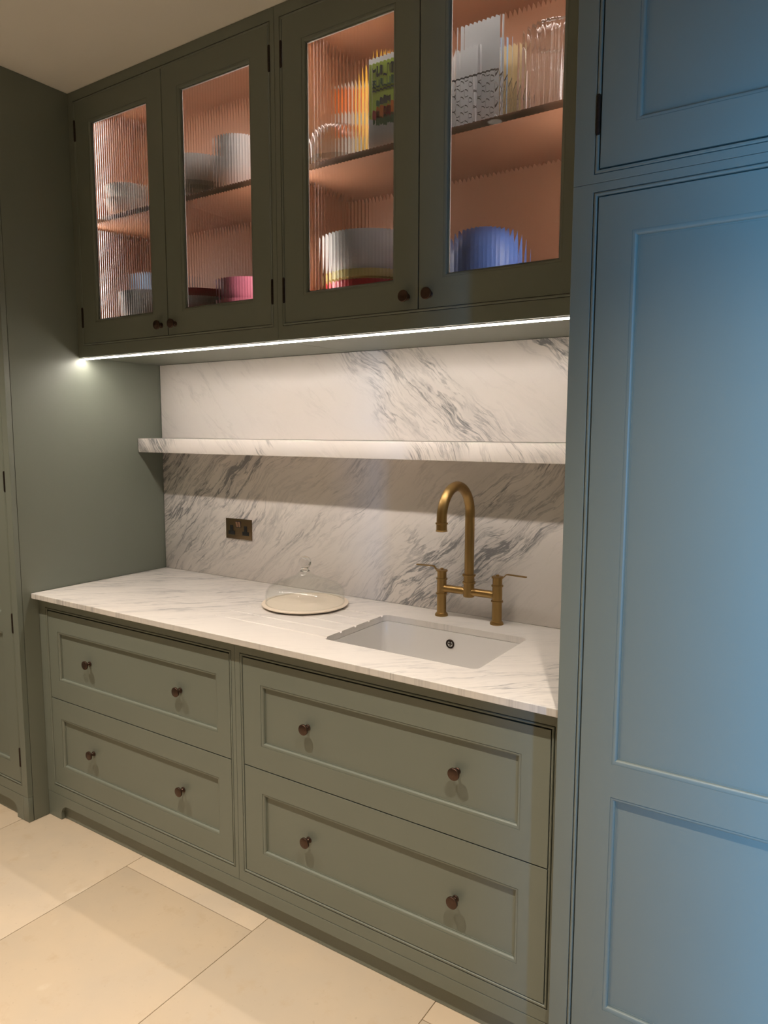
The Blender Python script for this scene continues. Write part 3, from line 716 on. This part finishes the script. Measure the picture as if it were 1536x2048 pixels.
# right cabinet, floor
BX, BY = 1.262, -.172
vessel('salad_bowl', 'red bowl at the bottom of the three-bowl stack, right cabinet', 'bowl', BX, BY, ZF, [(.085, 0), (.09, .003), (.125, .05), (.138, .10), (.140, .140)], C['red'], 'three nested bowls in the right cabinet')
vessel('salad_bowl', 'yellow bowl in the middle of the three-bowl stack, right cabinet', 'bowl', BX, BY, ZF + .0045, [(.082, 0), (.087, .003), (.121, .05), (.1335, .10), (.1355, .138), (.1425, .142), (.1425, .166)], C['yellow'], 'three nested bowls in the right cabinet')
vessel('salad_bowl', 'large white bowl on top of the three-bowl stack, right cabinet', 'bowl', BX, BY, ZF + .150, [(.070, 0), (.10, .004), (.134, .018), (.150, .055), (.154, .095), (.157, .135)], C['white'], 'three nested bowls in the right cabinet')
vessel('storage_tub', 'blue bowl turned upside down beside the white bowl', 'bowl', 1.692, -.215, ZF, [(.122, 0), (.121, .10), (.115, .170), (.101, .210), (.078, .236), (.045, .247), (.004, .250)], C['blue'])
# right cabinet, shelf
t = thing('cake_stand', 'clear glass domed dish at the left of the right cabinet shelf', 'glass dish', (1.190, -.248, ZS))
part('dish', MB().lathe([(.08, ZS), (.104, ZS + .004), (.108, ZS + .02), (.105, ZS + .02), (.100, ZS + .007), (.01, ZS + .006)], 48, (1.190, -.248, 0)), M['glass_bright'], t)
part('lid', MB().lathe([(.103, ZS + .021), (.102, ZS + .06), (.092, ZS + .095), (.075, ZS + .118), (.02, ZS + .126)], 48, (1.190, -.248, 0)), M['glass_bright'], t)
b = single('carton', MB().box(1.040, 1.290, -.075, -.015, ZS, ZS + .345), C['greyw'], 'pale carton with orange print standing behind the glass dish', 'box', bevel=.002, loc=(1.165, -.045, ZS))
ORG[b.name] = Vector((1.165, -.045, ZS))
for (a, c, d, e, col) in ((1.044, 1.135, .255, .335, 'orange'), (1.070, 1.130, .175, .215, 'orange'), (1.050, 1.125, .225, .240, 'white'), (1.042, 1.288, .055, .090, 'orange'), (1.055, 1.115, .10, .16, 'white')):
    part('print', MB().box(a, c, -.0760, -.0751, ZS + d, ZS + e), C[col], b)
vessel('beaker', 'white beaker between the white bowl and the blue bowl', 'beaker', 1.515, -.130, ZF, [(.034, 0), (.036, .003), (.040, .09), (.042, .185)], C['white'])
def text_mesh(s, size, mat, name):
    cu = bpy.data.curves.new(name, 'FONT'); cu.body = s; cu.size = size; cu.extrude = 0.0003; cu.offset = size * .012
    o = bpy.data.objects.new(name, cu); COL.objects.link(o); dg = bpy.context.evaluated_depsgraph_get()
    me = bpy.data.meshes.new_from_object(o.evaluated_get(dg)); bpy.data.objects.remove(o); me.name = name
    me.materials.clear(); me.materials.append(mat); return me
BXF = -.336
b = single('appliance_box', MB().box(1.365, 1.595, BXF, -.145, ZS, ZS + .252), C['greyw'], 'green printed blender carton at the front of the right cabinet shelf', 'box', bevel=.0015, loc=(1.480, BXF, ZS))
ORG[b.name] = Vector((1.480, BXF, ZS))
part('print', MB().box(1.372, 1.498, BXF - .0008, BXF - .0001, ZS + .085, ZS + .236), C['lime'], b)
part('print', MB().box(1.498, 1.593, BXF - .0008, BXF - .0001, ZS + .085, ZS + .236), C['ink'], b)
for k, (x, z, r, col) in enumerate(((1.392, .093, .014, 'red'), (1.412, .099, .018, 'orange'), (1.434, .096, .016, 'red'), (1.457, .102, .020, 'orange'), (1.482, .098, .016, 'red'), (1.400, .076, .013, 'green'), (1.425, .074, .015, 'green'), (1.450, .075, .015, 'green'), (1.478, .075, .016, 'green'), (1.417, .128, .010, 'ink'), (1.431, .130, .012, 'ink'), (1.404, .124, .008, 'green'))):
    part('print', MB().lathe([(r, .0008), (r, .0013)], 16, (x, BXF, ZS + z), 'y'), C[col], b)
part('print', MB().box(1.508, 1.540, BXF - .0013, BXF - .0008, ZS + .18, ZS + .225), C['red'], b)
for s, sz, z, mat in (('NUTRI', .043, .196, C['ink']), ('BULLET', .032, .168, C['green'])):
    me = text_mesh(s, sz, mat, 'lettering'); o = place('lettering', me, b, (1.377, BXF - .0012, ZS + z)); o.rotation_euler = (math.radians(90), 0, 0)
part('print', MB().box(1.380, 1.475, BXF - .0013, BXF - .0008, ZS + .158, ZS + .162), C['ink'], b)
single('yellow_packet', MB().prism([(1.19, ZS + .001), (1.338, ZS + .001), (1.338, ZS + .345), (1.325, ZS + .378), (1.305, ZS + .360), (1.285, ZS + .392), (1.262, ZS + .352), (1.235, ZS + .345), (1.195, ZS + .30)], -.135, -.090), C['gold'], 'yellow packet standing behind the green printed carton', 'packet', bevel=.006)
# wire basket with papers
bx0, bx1, by0, by1 = 1.620, 1.775, -.335, -.130
t = thing('wire_basket', 'dark wire mesh basket holding papers, right cabinet shelf', 'basket', ((bx0 + bx1) / 2, (by0 + by1) / 2, ZS))
def rect_loop(ins, z): return [(bx0 + ins, by0 + ins, z), (bx1 - ins, by0 + ins, z), (bx1 - ins, by1 - ins, z), (bx0 + ins, by1 - ins, z)]
part('rim', MB().tube(rect_loop(0, ZS + .125), .0022, 6, True), C['wire'], t)
part('base_ring', MB().tube(rect_loop(.006, ZS + .003), .0022, 6, True), C['wire'], t)
mb = MB()
def wall_pts(k, n, f): return f(k / n)
for (p0, p1) in (((bx0, by0), (bx1, by0)), ((bx1, by0), (bx1, by1)), ((bx1, by1), (bx0, by1)), ((bx0, by1), (bx0, by0))):
    ln = math.hypot(p1[0] - p0[0], p1[1] - p0[1]); n = max(2, round(ln / .03))
    for k in range(-3, n + 1):
        for sg in (1, -1):
            a0, a1 = k / n, (k + 3) / n
            ua, ub = max(0, a0), min(1, a1)
            if ub <= ua: continue
            za, zb_ = ((ua - a0) / (a1 - a0), (ub - a0) / (a1 - a0))
            if sg < 0: za, zb_ = 1 - za, 1 - zb_
            f = lambda u, z: (p0[0] + (p1[0] - p0[0]) * u, p0[1] + (p1[1] - p0[1]) * u, ZS + .004 + .12 * z)
            mb.tube([f(ua, za), f(ub, zb_)], .0008, 5)
o = part('wire_mesh', mb, C['wire'], t); o['kind'] = 'stuff'
papers = [(1.632, 1.700, -.318, .225, .03, 'paper', 'white card at the front of the wire basket'), (1.640, 1.765, -.275, .285, -.01, 'paper', 'tall white leaflet in the middle of the wire basket'),
          (1.640, 1.745, -.235, .262, .02, 'paleblue', 'pale blue leaflet in the wire basket'), (1.655, 1.770, -.165, .262, .00, 'tan', 'tan card folder at the back of the wire basket')]
for x0, x1, y, h, lean, col, lab in papers:
    mb = MB().prism([(y, ZS + .005), (y + .004, ZS + .005), (y + .004 + lean, ZS + h), (y + lean, ZS + h)], x0, x1, 'yz')
    single('paper', mb, C[col], lab, 'paper', 'papers in the wire basket')
def jar():
    t = thing('glass_jar', 'large ribbed clear glass jar at the right of the right cabinet shelf', 'jar', (1.895, -.220, ZS))
    pr = [(.060, 0), (.085, .004), (.094, .03), (.098, .10), (.096, .17), (.086, .215), (.066, .235), (.040, .245), (.004, .248)]
    seg = 96; vs, fs = [], []
    for r, h in pr:
        for k in range(seg):
            a = 2 * math.pi * k / seg; rr = r * (1 + .022 * math.cos(24 * a)); vs.append((1.895 + rr * math.cos(a), -.220 + rr * math.sin(a), ZS + h))
    for i in range(len(pr) - 1):
        for k in range(seg): fs.append((i * seg + k, i * seg + (k + 1) % seg, (i + 1) * seg + (k + 1) % seg, (i + 1) * seg + k))
    fs.append(tuple(range(seg)))
    part('body', MB().add(vs, fs), M['glass_bright'], t)
    part('neck_ring', MB().tube([(1.895 + .083 * math.cos(2 * math.pi * k / 40), -.22 + .083 * math.sin(2 * math.pi * k / 40), ZS + .222) for k in range(40)], .004, 8, True), M['glass_bright'], t)
jar()

# ------------------------------------------------------------------ recessed ceiling downlights (their own light inside); unseen rear row added for bounce light
for x, y, lab in ((-0.03, -1.50, 'recessed ceiling downlight in front of the tall left cupboard'), (1.27, -1.50, 'recessed ceiling downlight in front of the middle of the worktop'), (2.53, -1.50, 'recessed ceiling downlight in front of the tall blue-lit cupboard'),
                  (-0.03, -3.10, 'left downlight of the unseen rear row, added across the room for bounce light'), (1.27, -3.10, 'middle downlight of the unseen rear row, added across the room for bounce light'), (2.53, -3.10, 'right downlight of the unseen rear row, added across the room for bounce light')):
    t = thing('downlight', lab, 'light', (x, y, ZC), 'ceiling downlights')
    part('trim_ring', MB().lathe([(.045, ZC - .0005), (.045, ZC - .004), (.043, ZC - .006), (.032, ZC - .006), (.030, ZC - .0035), (.030, ZC - .0005)], 32, (x, y, 0), cap=False), M['white_trim'], t)
    part('lens', MB().lathe([(.0295, ZC - .0008), (.0295, ZC - .0022), (.004, ZC - .0022)], 32, (x, y, 0)), M['lens'], t)
    li = bpy.data.lights.new('downlight_lamp', 'SPOT'); li.energy = SPOT_W * (1.0 if y > -2 else 0.28); li.color = SPOT_COL; li.spot_size = math.radians(88); li.spot_blend = 0.9; li.shadow_soft_size = 0.014
    lo = bpy.data.objects.new('downlight_lamp', li); COL.objects.link(lo); lo.parent = t; lo.location = (0, 0, -.03)
